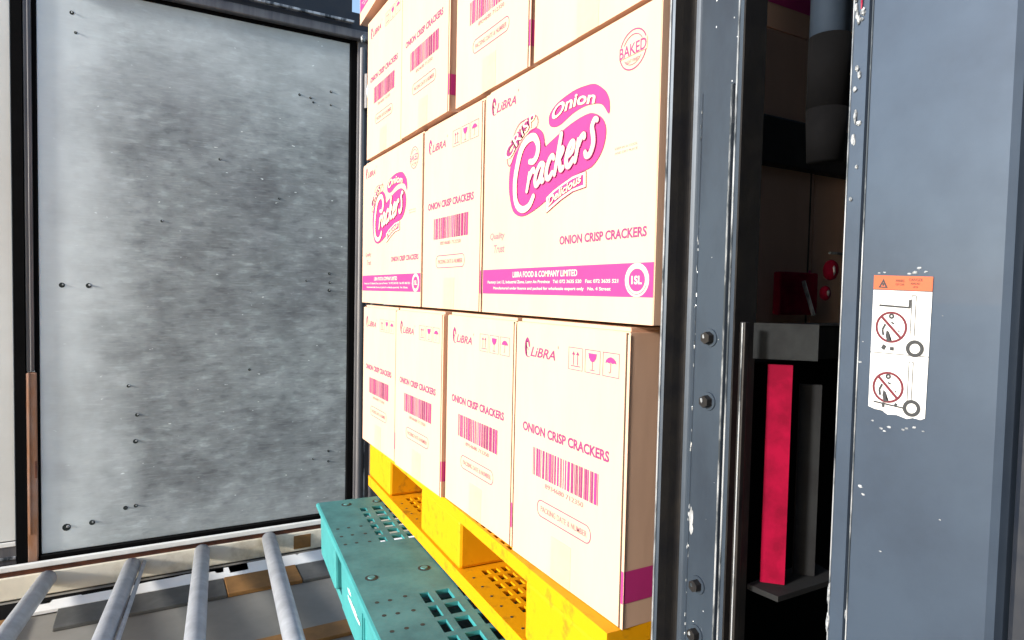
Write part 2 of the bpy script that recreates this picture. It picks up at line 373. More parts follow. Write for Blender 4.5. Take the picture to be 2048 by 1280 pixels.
# ground below the sill: planks, and flat pieces put in for sunlight and shade
b = MB(); b.box(-1.894, 1.377, 2.316, 2.423, GZ+.0005, GZ+.0045, 'rubber'); tag(b.build('ground_shade_strip'), 'black strip put on the ground for the shade behind the notched sunlit ground', 'strip')
b = MB(); T = None
top = [(-0.314, 2.354), (-0.284, 2.354), (-0.280, 2.373), (-0.207, 2.376), (-0.202, 2.369), (-0.086, 2.373), (-0.017, 2.383), (0.052, 2.383), (0.086, 2.389), (0.116, 2.389), (0.121, 2.372), (0.176, 2.373), (0.181, 2.354), (0.202, 2.354), (0.205, 2.389), (0.220, 2.389), (0.222, 2.337), (0.280, 2.340), (0.282, 2.398), (0.448, 2.402), (0.452, 2.389), (0.461, 2.402), (1.205, 2.410)]
b.prism([(-0.344, 2.303), (1.205, 2.316)]+top[::-1], GZ+.005, GZ+.014, 'sunlit_ground')
tag(b.build('sunlit_ground_board'), 'bright white board put in for the sunlit ground under the sill, notched along its far edge', 'board')
b = MB(); b.box(-0.258, 0.198, 2.178, 2.311, GZ+.0005, GZ+.012, 'grey_board', bev=.002)
tag(b.build('grey_plank'), 'dark grey plank crossed by the second tube from the left', 'plank', 'planks under the tubes')
b = MB(); b.box(0.200, 0.430, 2.178, 2.311, GZ+.0005, GZ+.014, 'brown_board', bev=.002)
tag(b.build('brown_plank'), 'orange brown plank between the third and fourth tubes', 'plank', 'planks under the tubes')
b = MB(); b.box(0.432, 0.861, 2.178, 2.311, GZ+.0005, GZ+.012, 'grey_board', bev=.002)
tag(b.build('grey_plank'), 'dark grey plank beside the corner of the teal pallet', 'plank', 'planks under the tubes')
b = MB(); b.box(-0.603, -0.353, 2.152, 2.294, GZ+.0005, GZ+.014, 'brown_board', bev=.002)
tag(b.build('brown_plank'), 'brown plank at the far left behind the leftmost tube', 'plank', 'planks under the tubes')
b = MB(); b.box(0.138, 0.534, 1.782, 1.859, GZ+.0005, GZ+.012, 'brown_board', bev=.002)
tag(b.build('brown_plank'), 'brown plank on the bare ground nearest the bottom edge, under the fourth tube', 'plank', 'planks under the tubes')

# the four tubes
TD = Vector((0.0881, 1.0929, -0.0829)).normalized()
tl = ['leftmost grey metal tube, cut by the bottom left corner', 'second grey metal tube from the left, with a thin rod beside it',
      'third grey metal tube from the left, nearly upright in the photo', 'rightmost grey metal tube, closest to the teal pallet']
for i, (x, z) in enumerate([(-.300, -.932), (-.070, -.934), (.141, -.925), (.362, -.918)]):
    e = Vector((x, 2.442, z)); rt = empty('metal_tube', tl[i], 'tube', tuple(e), 0, 'metal tubes running from the sill towards the viewer')
    b = MB(); b.tube((0, 0, 0), tuple(-TD*1.75), .025, .025, 'tube', 28, True); o = b.build('tube_body', rt, True)
    if i == 1:
        off = Vector((.036, 0, .004)); b = MB(); b.tube(tuple(off), tuple(off-TD*1.75), .006, .006, 'tube', 12); b.build('rod', rt, True)

b = MB(); b.box(-4.2, .3, -2.1, -1.8, GZ, 2.4, 'steel_dark'); tag(b.build('added_shade_wall'), 'dark wall added unseen behind the viewer to shade the mast opening', 'wall')  # unseen wall, added to keep sky light out of the mast opening

# ------------------------------------------------------------------ pallets
def slab(mb, x0, x1, y0, y1, z0, z1, holes, k):
    xs = sorted(set([x0, x1]+[round(h[q], 5) for h in holes for q in (0, 1)])); ys = sorted(set([y0, y1]+[round(h[q], 5) for h in holes for q in (2, 3)]))
    nx, ny = len(xs)-1, len(ys)-1
    def solid(i, j):
        if i < 0 or j < 0 or i >= nx or j >= ny: return False
        cx, cy = (xs[i]+xs[i+1])/2, (ys[j]+ys[j+1])/2
        return not any(h[0] < cx < h[1] and h[2] < cy < h[3] for h in holes)
    for i in range(nx):
        for j in range(ny):
            if not solid(i, j): continue
            a, b_, c, d = xs[i], xs[i+1], ys[j], ys[j+1]
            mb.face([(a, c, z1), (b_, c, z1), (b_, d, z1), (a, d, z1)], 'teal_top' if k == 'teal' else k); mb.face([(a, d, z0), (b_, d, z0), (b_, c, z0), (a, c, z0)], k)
            if not solid(i-1, j): mb.face([(a, d, z0), (a, c, z0), (a, c, z1), (a, d, z1)], k)
            if not solid(i+1, j): mb.face([(b_, c, z0), (b_, d, z0), (b_, d, z1), (b_, c, z1)], k)
            if not solid(i, j-1): mb.face([(a, c, z0), (b_, c, z0), (b_, c, z1), (a, c, z1)], k)
            if not solid(i, j+1): mb.face([(b_, d, z0), (a, d, z0), (a, d, z1), (b_, d, z1)], k)
def grid(xs, ys, wx, wy): return [(x, x+wx, y, y+wy) for x in xs for y in ys]

yp = empty('yellow_pallet', 'bright yellow plastic pallet carrying the stacked cartons', 'pallet', (.4275, .54, -.497), -math.atan(.044))
H1 = .130
hl = grid([.036, .054, .072, .090, .108], [.205+.0275*k for k in range(8)], .011, .018) + grid([.032, .050, .068, .086, .104], [.655+.0265*k for k in range(7)], .011, .017)
hl += grid([.6+.02*k for k in range(4)], [.205+.0275*k for k in range(8)], .012, .019)
b = MB(); slab(b, 0, 1.05, 0, 1.045, .018, .025, hl, 'yellow'); b.box(.0002, .022, .0005, 1.0445, 0, .0178, 'yellow')
for y in [.22+.035*k for k in range(6)]+[.66+.035*k for k in range(5)]:
    b.tube((.014, y, .0246), (.014, y, .0256), .0022, .0022, 'dark_hole', 8)
b.build('bottom_deck', yp)
rim = grid([.0045], [.245+.023*k for k in range(6)], .007, .014)
rim += grid([.03+.03*k for k in range(5)], [.05+.03*k for k in range(32)], .02, .02)
b = MB(); slab(b, 0, 1.05, 0, 1.045, H1-.020, H1, rim, 'yellow'); b.build('top_deck', yp)
for (ya, yb) in ((0, .195), (.43, .636), (.855, 1.045)):
    for xa, xb in ((.002, .10), (.47, .60), (.95, 1.048)):
        b = MB(); b.box(xa, xb, ya+.001, yb-.001, .0255, H1-.0205, 'yellow', bev=.006 if xa < .1 else 0)
        if xa < .1:
            b.box(xa+.03, xb+.02, ya+.012, yb-.012, .0256, H1-.0206, 'yellow')
        b.build('block', yp)

gp = empty('teal_pallet', 'worn teal plastic pallet sticking out under the yellow pallet', 'pallet', (.3325, 1.5073, -.64), -math.atan2(.0519, .6443))
H2 = .140
hg = grid([.081], [-.285+.038*k for k in range(6)], .014, .024)+grid([.109], [-.285+.038*k for k in range(6)], .021, .026)+grid([.139], [-.285+.038*k for k in range(6)], .02, .026)
hg += grid([.090], [-.56-.048*k for k in range(5)]+[], .015, .036)+grid([.117], [-.56-.048*k for k in range(5)], .024, .036)+grid([.156], [-.56-.048*k for k in range(5)], .024, .036)
hg += grid([.185, .215, .245, .275], [-.285+.038*k for k in range(6)]+[-.56-.048*k for k in range(5)], .02, .026)
b = MB(); slab(b, 0, 1.1, -1.1, 0, H2-.007, H2, hg, 'teal'); b.box(.0003, .07, -1.099, -.0005, H2-.018, H2-.0072, 'teal'); b.box(.0703, .6, -.03, -.001, H2-.018, H2-.0072, 'teal')
b.tube((0, .001, H2-.006), (0, -1.1, H2-.006), .0055, .0055, 'teal', 10)
for (u, v) in [(.019, -.529), (.040, -.529), (.066, -.525), (.020, -.574), (.041, -.575), (.066, -.575), (.020, -.624), (.042, -.623), (.067, -.622), (.02, -.672), (.043, -.672),
               (.014, -.273), (.036, -.272), (.036, -.228), (.061, -.275), (.014, -.229), (.062, -.185), (.062, -.23), (.036, -.185), (.014, -.185)]:
    b.tube((u, v, H2-.001), (u, v, H2+.0004), .0036, .0036, 'dark_hole', 10)
for (u, v) in ((.030, -.438), (.126, -.433), (.058, -.036), (.13, -.036)):
    b.tube((u, v, H2-.001), (u, v, H2+.0006), .0115, .0115, 'dark_hole', 18); b.tube((u, v, H2-.001), (u, v, H2+.0022), .0075, .006, 'teal_top', 16)
b.build('top_deck', gp)
b = MB(); slab(b, .016, 1.08, -1.09, -.010, 0, .018, grid([.12, .16, .2], [-.4+.05*k for k in range(4)], .03, .035), 'teal'); b.build('bottom_deck', gp)
for (ya, yb) in ((-.205, -.008), (-.63, -.285), (-1.09, -.72)):
    for xa, xb in ((.003, .10), (.47, .60), (.98, 1.07)):
        b = MB(); bm = bmesh.new(); bmesh.ops.create_cube(bm, size=1)
        for v in bm.verts:
            lo = v.co.z < 0
            v.co = Vector(((xa+xb)/2+v.co.x*(xb-xa)+(.003 if lo and v.co.x < 0 else 0), (ya+yb)/2+v.co.y*(yb-ya), .0185 if lo else H2-.0185))
        bmesh.ops.bevel(bm, geom=bm.edges[:], offset=.007, segments=3, affect='EDGES', profile=.5)
        b.add_bm(bm, 'teal')
        if xa < .1 and ya < -.6 and ya > -.7:
            b.blob((.0032, -.42, .080), (.0008, .050, .005), 'scuff', 3, .25)
            b.blob((.0032, -.375, .093), (.0008, .016, .003), 'scuff', 2, .3)
            for yy in (-.50, -.515): b.box(.0015, .0125, yy, yy+.004, .03, H2-.03, 'teal')
        b.build('block', gp, False)

# ------------------------------------------------------------------ cartons
CL, CW, CH = .3935, .2450, .3325
def emblem(A, a, b, s, k='ink'):
    """C-shaped brand emblem: thick crescent with a small curl inside, about .03 high"""
    o = [(.95, .55), (.80, .85), (.45, 1.0), (.12, .80), (0, .45), (.15, .1), (.45, -.05), (.55, .03), (.38, .12), (.22, .35), (.24, .62), (.42, .78), (.62, .72), (.72, .52), (.84, .50)]
    A.poly(smooth([(a+x*s*.6, b+y*s) for x, y in o], 3), k)
    A.line(smooth([(a+.9*s*.6, b-.02*s), (a+.45*s*.6, b-.01*s), (a+.28*s*.6, b+.22*s), (a+.45*s*.6, b+.48*s), (a+.66*s*.6, b+.34*s)], 4, False), s*.045, k)
def brand(A, a, b, s=.026):
    emblem(A, a, b, s)
    A.text('LiBRA', quad((a+s*.62, b+.03*s), (a+s*3.0, b+.02*s), (a+s*.78, b+.56*s), (a+s*3.1, b+.50*s)), 'ink', .012, .12)
    A.rect(a+s*3.22, a+s*3.27, b+.62*s, b+.76*s, 'ink')
def symbols(A, a, b, w_, h):
    st = w_+.0055
    for k in range(3):
        x = a+k*st; t = .0011
        A.line([(x, b), (x+w_, b), (x+w_, b+h), (x, b+h)], t, 'ink', closed=True, caps=False)
    x = a; f = lambda u, v: (x+u*w_, b+v*h)
    for u in (.36, .66): A.line([f(u, .22), f(u, .70)], .0012, 'ink', caps=False); A.poly([f(u-.12, .68), f(u+.12, .68), f(u, .84)], 'ink')
    A.line([f(.18, .17), f(.86, .17)], .0011, 'ink', caps=False)
    x = a+st
    A.poly([f(.22, .86), f(.78, .86), f(.74, .66), f(.62, .52), f(.5, .48), f(.38, .52), f(.26, .66)], 'pink'); A.line([f(.5, .50), f(.5, .14)], .0009, 'ink', caps=False)
    A.line([f(.34, .13), f(.66, .13)], .0009, 'ink', caps=False)
    x = a+2*st
    A.poly([f(.16, .55), f(.2, .68), f(.34, .79), f(.5, .83), f(.66, .79), f(.8, .68), f(.84, .55), f(.72, .59), f(.61, .55), f(.5, .60), f(.39, .55), f(.28, .59)], 'pink')
    A.line([f(.5, .58), f(.5, .20), f(.44, .15), f(.38, .2)], .0008, 'ink', caps=False)
def short_face(parent, org, ax, nrm):
    mk = lambda: Art(org, ax, (0, 0, 1), nrm)
    A = mk(); brand(A, .0225, .2815, .0258); A.build('brand_mark', parent)
    A = mk(); symbols(A, .130, .2755, .029, .0268); A.build('handling_symbols', parent)
    A = mk(); A.text('ONION CRISP CRACKERS', box2(.0225, .2150, .1782, .1912), 'ink', .034); A.build('product_name', parent)
    A = mk(); rnd = random.Random(3); x = .0512
    while x < .1965:
        wd = rnd.choice([.0010, .0014, .0024, .0036, .0048]); A.rect(x, min(x+wd, .1975), .1235, .1608, rnd.choice(['ink', 'pink', 'ink'])); x += wd+rnd.choice([.0012, .0016, .0022, .003])
    A.text('8934680 712350', box2(.083, .168, .1128, .1190), 'ink_soft', .0); A.build('barcode', parent)
    A = mk(); r = .0095; q = []
    for cx, cy, a0 in ((.1745, .0845, 0), (.0745, .0845, 90), (.0745, .0822, 180), (.1745, .0822, 270)):
        q += [(cx+r*math.cos(R(a0+t*18)), cy+r*math.sin(R(a0+t*18))) for t in range(6)]
    A.line(q, .0013, 'ink', closed=True, caps=False)
    A.text('PACKING DATE & NUMBER', box2(.0735, .1765, .0795, .0870), 'ink_soft', .004); A.build('date_notice', parent)

GL = {  # brush letters drawn as strokes, unit height 1 for x-height, (points, widths)
 'r': ([[(0.02, .02), (.14, .98), (.10, .62), (.26, .90), (.44, .97), (.50, .84)]], .5),
 'a': ([[(.62, .92), (.36, 1.0), (.10, .70), (.04, .30), (.18, .02), (.42, .18), (.58, .60), (.66, .95), (.58, .40), (.62, .05), (.76, .06)]], .76),
 'c': ([[(.54, .82), (.42, 1.0), (.20, .90), (.05, .50), (.10, .12), (.30, -.02), (.54, .16)]], .56),
 'k': ([[(.04, 0.0), (.26, 1.75)], [(.16, .45), (.44, .80), (.50, .98), (.36, .98), (.24, .56), (.36, .40), (.48, .04), (.66, .08)]], .66),
 'e': ([[(.08, .46), (.40, .56), (.50, .84), (.36, 1.0), (.16, .84), (.05, .44), (.12, .08), (.32, -.02), (.56, .18)]], .56),
 's': ([[(.62, 1.20), (.44, 1.30), (.32, 1.05), (.44, .70), (.52, .30), (.38, -.05), (.14, -.05), (.04, .14)]], .62),
}
def brush_word(A, word, a0, b0, a1, b1, hgt, wd, k):
    """letters along the line (a0,b0)-(a1,b1); upright strokes, sheared baseline like the logo"""
    tot = sum(GL[c][1]+.13 for c in word)-.13; x = 0
    h0 = A.h; hm = h0
    for c in word:
        hm = max(hm, A.h); A.h = h0
        for st in GL[c][0]:
            P = []
            for (u, v) in st:
                t = (x+u)/tot; P.append((a0+(a1-a0)*t+v*hgt*.16, b0+(b1-b0)*t+.0035*math.sin(math.pi*t)*0+v*hgt*(1+.10*t)))
            P = smooth(P, 4, False); n = len(P)
            W = [wd*(.72+.5*abs(math.sin(2.1*i/n+.5))) for i in range(n)]
            A.line(P, W, k)
        x += GL[c][1]+.13
    A.h = max(hm, A.h)
def logo(parent, org, ax, nrm):
    mk = lambda: Art(org, ax, (0, 0, 1), nrm)
    A = mk()
    ban = [(.1837, .2540), (.1860, .2450), (.1969, .2403), (.2131, .2406), (.2385, .2478), (.2627, .2505), (.2858, .2483), (.2993, .2431), (.3105, .2310), (.3110, .2440), (.3060, .2540), (.2986, .2610), (.2827, .2706), (.2617, .2737), (.2374, .2740), (.2065, .2690), (.1905, .2620)]
    A.poly(smooth(ban, 3), 'pink')
    A.line(smooth(ban, 3), .0008, 'ink', closed=True, caps=False)
    blob = [(.0855, .2132), (.1039, .2298), (.1261, .2401), (.1352, .2478), (.1536, .2479), (.1687, .2394), (.1740, .2293), (.1755, .2195), (.1866, .2223), (.2135, .2303), (.2390, .2364), (.2632, .2394), (.2795, .2384), (.2955, .2308), (.3047, .2196), (.3053, .2051), (.2973, .1895), (.2799, .1776), (.2539, .1745), (.2162, .1665), (.1783, .1490), (.1400, .1381), (.1145, .1365), (.0940, .1458), (.0835, .1669), (.0802, .1874)]
    A.poly(smooth(blob, 3), 'pink')
    A.line(smooth(blob, 3), .0008, 'ink', closed=True, caps=False)
    cr = [(.0775, .2110), (.0725, .2230), (.0750, .2330), (.0860, .2420), (.0960, .2560), (.1090, .2640), (.1270, .2655), (.1500, .2655), (.1570, .2580), (.1545, .2500), (.1400, .2470), (.1320, .2450), (.1190, .2400), (.1060, .2330), (.0940, .2220), (.0860, .2120)]
    A.line(smooth(cr, 3), .0012, 'ink', closed=True, caps=False)
    rb = [(.1834, .1339), (.1825, .1537), (.2000, .1612), (.2163, .1658), (.2418, .1723), (.2696, .1744), (.2704, .1558), (.2426, .1538), (.2172, .1467), (.1990, .1400)]
    A.poly(rb, 'cream')
    A.line(rb, .0011, 'ink', closed=True, caps=False)
    A.poly([(.1880, .1400), (.1872, .1520), (.2010, .1580), (.2170, .1630), (.2420, .1690), (.2650, .1710), (.2655, .1590), (.2426, .1570), (.2172, .1505), (.2000, .1440)], 'pink')
    def arc(u, v): return (.1915+(.2845-.1915)*u+.002*v, .2475+.0065*math.sin(math.pi*min(1, u*1.02))*1.0+.001*u+(.0165-.002*u)*v)
    A.text('Onion', arc, 'ink', .045, .1); A.text('Onion', arc, 'cream', .024, .1)
    def crisp(u, v):
        t = u; a = .0800+.0700*t-.010*v*(1-t); b_ = .2165+.0330*math.sin(min(1, t)*math.pi/2)+.0035*t; hh = .0165
        return (a-(1-t)*hh*.55*v, b_+hh*v*(.75+.25*t))
    A.text('CRiSP', crisp, 'ink', .10); A.text('CRiSP', crisp, 'cream', .0)
    C = [(.1395, .2065), (.1494, .2055), (.1581, .2123), (.1600, .2250), (.1500, .2368), (.1325, .2370), (.1160, .2270), (.1049, .2052), (.0993, .1815), (.1037, .1564), (.1206, .1448), (.1396, .1476), (.1510, .1590)]
    CS = smooth(C, 4, False); n = len(CS)
    W = [.0074+.0036*math.sin(math.pi*i/n) for i in range(n)]
    A.line(CS, [q+.0014 for q in W], 'ink'); A.line(CS, W, 'cream')
    brush_word(A, 'rackers', .1330, .1675, .2860, .1955, .0250, .0086, 'ink')
    brush_word(A, 'rackers', .1330, .1675, .2860, .1955, .0250, .0062, 'cream')
    dl = lambda u, v: (.1895+(.2620-.1895)*u, .1410+.0215*u**.8+(.0105+.0005*u)*v)
    A.text('Delicious', dl, 'ink', .04, .15); A.text('Delicious', dl, 'cream', .02, .15)
    A.build('cracker_logo', parent)
def long_face(parent, org, ax, nrm):
    mk = lambda: Art(org, ax, (0, 0, 1), nrm)
    logo(parent, org, ax, nrm)
    A = mk(); brand(A, .0205, .2935, .0250); A.build('brand_mark', parent)
    A = mk(); A.text('ONION CRISP CRACKERS', box2(.2152, .3797, .0915, .1025), 'ink', .032); A.build('product_name', parent)
    A = mk()
    cx, cy = .3490, .2890
    A.ring(cx, cy, .0220, .0205, .0015, 'ink'); A.ring(cx, cy, .0168, .0155, .0009, 'ink', a0=25, a1=155); A.ring(cx, cy, .0168, .0155, .0006, 'ink', a0=215, a1=325)
    A.rect(cx-.0228, cx+.0228, cy-.0058, cy+.0070, 'card'); A.text('BAKED', box2(cx-.0222, cx+.0222, cy-.0055, cy+.0066), 'ink', .02)
    A.text('NOT FRIED', box2(cx-.0115, cx+.0115, cy-.0130, cy-.0095), 'ink_soft', .01); A.build('baked_stamp', parent)
    A = mk(); A.text('Quality', box2(.0230, .0700, .1065, .1190), 'ink_soft', .02, .2); A.text('Trust', box2(.0360, .0700, .0890, .1010), 'ink_soft', .02, .2); A.build('slogan', parent)
    A = mk()
    A.text('KEEP IN A COOL', box2(.3230, .3610, .1885, .1910), 'ink_soft'); A.text('AND DRY PLACE', box2(.3230, .3610, .1835, .1860), 'ink_soft'); A.build('storage_notice', parent)
    A = mk(); A.rect(.0015, CL-.0015, .0290, .0650, 'pink')
    A.text('LIBRA FOOD & COMPANY LIMITED', box2(.096, .256, .0525, .0605), 'cream', .02)
    A.text('Factory: Lot 12, Industrial Zone, Long An Province   Tel: 072 3635 520   Fax: 072 3635 521', box2(.018, .335, .0430, .0485), 'cream', .02)
    A.text('Manufactured under licence and packed for wholesale export only   No. 4 Street', box2(.037, .322, .0345, .0395), 'cream', .02)
    A.disc(.366, .0470, .0195, .0178, 'cream'); A.disc(.366, .0470, .0130, .0118, 'pink'); A.ring(.366, .0470, .0130, .0118, .0005, 'ink')
    A.text('1SL', box2(.3575, .3745, .0425, .0515), 'cream', .03); A.ring(.366, .0470, .0165, .0150, .0008, 'pink', a0=200, a1=340)
    A.build('address_band', parent)

def make_carton(front_long):
    rt = bpy.data.objects.new('carton', None); col.objects.link(rt); rt.empty_display_size = .05
    hl_, hw = CL/2, CW/2
    # body: bevelled box with softly bulging sides
    bm = bmesh.new(); bmesh.ops.create_cube(bm, size=1)
    bmesh.ops.subdivide_edges(bm, edges=bm.edges[:], cuts=6, use_grid_fill=True)
    for v in bm.verts:
        x, y, z = v.co.x*2, v.co.y*2, v.co.z*2
        bx_ = .0; v.co = Vector((x*(hl_-.0012), y*(hw-.0012), (z+1)/2*(CH-.006)+.0012))
    b = MB(); b.add_bm(bm, 'card'); b.build('body', rt)
    b = MB()
    b.box(-hl_+.005, -.0008, -hw+.005, hw-.005, CH-.0050, CH, 'card', bev=.001); b.box(.0008, hl_-.005, -hw+.005, hw-.005, CH-.0050, CH, 'card', bev=.001)
    b.build('top_flap', rt)
    # overlapping outer side sheets: the short sides stop short of the near corner, leaving the glued corner strip and its slit
    for s in (-1, 1):
        b = MB()
        x0, x1 = (-hl_, -hl_+.0011) if s < 0 else (hl_-.0011, hl_)
        ya, yb = (-hw+.0066, hw-.0002) if s < 0 else (-hw+.0002, hw-.0066)
        b.box(x0, x1, ya, yb, .0008, CH-.006, 'card', bev=.0003)
        yc, yd = (-hw-.0006, -hw+.0036) if s < 0 else (hw-.0036, hw+.0006)
        ye, yf = (-hw+.0037, -hw+.0065) if s < 0 else (hw-.0065, hw-.0037)
        b.box(x0+.0002, x1, ye, yf, .0008, CH-.006, 'card_gap')
        b.box(x0, x1, yc, yd, .0004, CH-.008, 'card', bev=.0004)
        xx = x0-.0002 if s < 0 else x1
        b.box(xx, xx+.0002, yc+.0003, yd-.0003, .0290, .0650, 'pink')
        b.build('side_panel', rt)
    for s in (-1, 1):
        b = MB(); y0, y1 = (-hw, -hw+.0011) if s < 0 else (hw-.0011, hw)
        b.box(-hl_+.0012, hl_-.0012, y0, y1, .0008, CH-.006, 'card'); b.build('side_panel', rt)
    for s in (-1, 1):
        b = MB(); x = s*(hl_+.0003)
        b.box(min(x, x-s*.0002), max(x, x-s*.0002), -.022, .022, .001, .055, 'tape'); b.build('packing_tape', rt)
    if front_long: long_face(rt, (-hl_, -hw, 0), (1, 0, 0), (0, -1, 0))
    else:
        short_face(rt, (-hl_, hw, 0), (0, -1, 0), (-1, 0, 0))
        A = Art((-hl_, -hw, 0), (1, 0, 0), (0, 0, 1), (0, -1, 0)); A.rect(.0015, CL-.0015, .0290, .0650, 'pink'); A.build('stripe', rt)
    return rt
protos = {True: make_carton(True), False: make_carton(False)}; used = set()
GRP = 'cracker cartons stacked on the yellow pallet'
def put(front_x, y0, z0, longside, label, sz=1.0, rot=0, extra=None):
    """front_x: plane facing the viewer; y0: near end; longside: long face towards the viewer"""
    proto = protos[longside]
    if longside not in used: o = proto; used.add(longside)
    else:
        o = proto.copy(); col.objects.link(o)
        for ch in list(proto.children):
            c = ch.copy(); col.objects.link(c); c.parent = o
    if longside: cx, cy, rz = front_x+CW/2, y0+CL/2, -math.pi/2
    else: cx, cy, rz = front_x+CL/2, y0+CW/2, 0
    o.location = (cx, cy, z0); o.rotation_euler = (0, 0, rz+rot); o.scale = (1, 1, sz)
    o['label'] = label; o['category'] = 'carton'; o['group'] = GRP
    return o
F = .4455
Z1, Z2, Z3, Z4 = -.3672, -.0312, .3088, .6410
put(F, .5385, Z1, False, 'nearest carton of the bottom row, its tan end with pink stripe beside the mast', 1.0, R(.2))
put(F+.0040, .7920, Z1, False, 'bottom row carton second from the mast, touching the nearest one', .998, R(-.3))
put(F-.003, 1.0430, Z1, False, 'bottom row carton third from the mast, pink striped end peeking out', .997, R(.3))
put(F+.001, 1.3010, Z1, False, 'farthest carton of the bottom row, on the far corner of the yellow pallet', .995, R(0))
put(F, .5015, Z2, True, 'carton with the large sharp pink cracker logo, pink band and baked stamp', 1.015, 0)
put(F+.001, .9085, Z2, False, 'second row carton showing its barcode end, between the two logo cartons', 1.012, R(.6))
put(F-.001, 1.1600, Z2, True, 'second row carton with the small far cracker logo beside the door post', 1.013, R(.1))
put(F+.001, .5100, Z3, False, 'third row carton nearest the mast, above the large logo carton, plain lower side only', .98, 0)
put(F+.0005, .7665, Z3, False, 'third row carton second from the mast, cut by the top edge, over the large logo', .98, R(.2))
put(F-.006, 1.0260, Z3, False, 'third row carton with a tan end and dark pink stripe beside a gap', .98, R(0))
put(F-.003, 1.2770, Z3, False, 'farthest third row carton, right under the overhanging top carton', .98, R(.2))
put(.4255, 1.170, Z4, True, 'topmost carton overhanging the stack with its tan underside showing', .98, R(-3))
# second file behind, glimpsed through the mast
put(F+CW+.005, .5030, Z2, True, 'dim carton behind the mast opening, right of the vertical seam', 1.015, 0)

# ------------------------------------------------------------------ forklift mast (all one vehicle)
fk = empty('forklift', 'dark blue grey forklift mast uprights and carriage holding the carton load', 'forklift', (.6, .3, -1.1))
FO = (-.6, -.3, 1.1)
def K(mb, name, par=fk, smooth=False):
    o = mb.build(name, par, smooth)
    if par is fk: o.location = FO
    return o
ZT, ZB = 1.6, -.98
def fillet(cx, cy, r, a0, a1, n=6): return [(cx+r*math.cos(R(a0+(a1-a0)*t/n)), cy+r*math.sin(R(a0+(a1-a0)*t/n))) for t in range(n+1)]
def KA(mb, name):
    o = K(mb, name); o.location = (FO[0], FO[1]+.0045, FO[2]); return o
# inner upright: channel open towards the viewer
b = MB()
prof = [(.4785, .3965), (.4785, .4905), (.4510, .4905), (.4500, .4895), (.4500, .4870), (.4510, .4845), (.4600, .4825)]
prof += fillet(.4665, .4725, .0090, 80, 0)
prof += [(.4755, .4120), (.4730, .4045), (.4500, .4035), (.4500, .3975), (.4510, .3965)]
b.prism(prof[::-1], ZB, ZT, 'steel_inner')
bk = b.mid('black_steel')
for q, f in enumerate(b.f):                                        # channel faces turned from the sun: their shade put in as black
    P_ = [Vector(b.v[i]) for i in f]; nn = (P_[1]-P_[0]).cross(P_[2]-P_[1]); nn.normalize(); cy_ = sum(p.y for p in P_)/len(P_)
    if nn.y < -.55 and (cy_ > .47 or cy_ < .3970): b.mi[q] = bk
rnd = random.Random(5)
for k in range(14):
    z = rnd.uniform(.2, .5); b.blob((.4752, rnd.uniform(.425, .455), z), (.0003, rnd.uniform(.0004, .0009), rnd.uniform(.0005, .001)), 'worn', 1, .4)
up_a = KA(b, 'mast_upright')
b = MB(); b.box(.4490, .4499, .4880, .4900, ZB, ZT, 'worn'); KA(b, 'worn_edge')
b = MB(); b.box(.4490, .4499, .4014, .4030, ZB, ZT, 'worn'); KA(b, 'worn_edge')
b = MB()                                                           # cover strip bolted over the lower part
b.prism([(.4640, .4195), (.4752, .4195), (.4752, .4640), (.4665, .4600), (.4642, .4560)], ZB, .197, 'steel_inner')
b.box(.4632, .4639, .4197, .4215, ZB, .196, 'worn')
for k in range(75):
    z = rnd.uniform(-.43, .18); b.blob((.4650, .4580+rnd.uniform(-.0035, .0015), z), (.0004, rnd.uniform(.0003, .0009), rnd.uniform(.0006, .0035)), 'worn', 1, .4)
for k in range(8): b.blob((.4640, rnd.uniform(.423, .45), rnd.uniform(-.4, .19)), (.0003, .0005, .0006), 'worn', 1, .4)
b.blob((.4640, .4540, -.218), (.0006, .0024, .010), 'worn', 2, .25); b.blob((.4640, .4535, -.229), (.0006, .0022, .006), 'worn', 2, .3)
KA(b, 'cover_strip')
for z, y in ((-.039, .4370), (-.100, .4365), (-.282, .4420), (-.331, .4425)):
    b = MB()
    b.tube((.4641, y, z), (.4628, y, z), .0090, .0086, 'steel_inner', 20); b.tube((.4628, y, z), (.4565, y, z), .0062, .0058, 'black_steel', 6); b.blob((.4570, y+.002, z+.001), (.0012, .002, .003), 'worn', 1)
    KA(b, 'bolt')

# outer upright, nearest
b = MB()
b.prism([(.4530, .1915), (.4503, .1955), (.4500, .2840), (.4508, .2862), (.4535, .2868), (.4535, .2882), (.4515, .2888), (.4515, .3010), (.4530, .3022), (.5200, .3022), (.5200, .1900), (.4600, .1900)][::-1], ZB, ZT, 'steel'); MB_B = b
b = MB(); b.box(.4493, .4499, .2842, .2850, ZB, ZT, 'worn'); K(b, 'worn_edge'); b = MB(); b.box(.4508, .4514, .2998, .3006, ZB, ZT, 'worn')
K(b, 'worn_edge')
b = MB(); b.box(.4532, .4549, .2870, .2881, ZB, ZT, 'rubber'); K(b, 'groove_seal')
b = MB(); b.box(.462, .53, .174, .1895, ZB, ZT, 'steel_dark', bev=.004); b.box(.475, .53, .06, .1735, ZB, ZT, 'rubber', bev=.004)
for k in range(6): b.blob((.4745, .168+rnd.uniform(-.004, .004), -.20-.02*k), (.001, .001, .004), 'grease', 1, .4)
K(b, 'rear_rail')
b = MB_B
pts = [(1692, .305, .012), (1694, .29, .006), (1690, .272, .008), (1700, .262, .004), (1699, .21, .006), (1692, .17, .004), (1697, .165, .006), (1690, .155, .004), (1693, .135, .010), (1700, .130, .004), (1690, .118, .008), (1699, .098, .003), (1690, .075, .003), (1697, .205, .003)]
for px, z, r in pts:
    t = math.atan((px-1024)/1280.0)+YAW; y = .4505/math.tan(t)
    b.blob((.4508, y, z), (.0010, rnd.uniform(.0008, .0022), r*.5), 'grease', 2, .35)
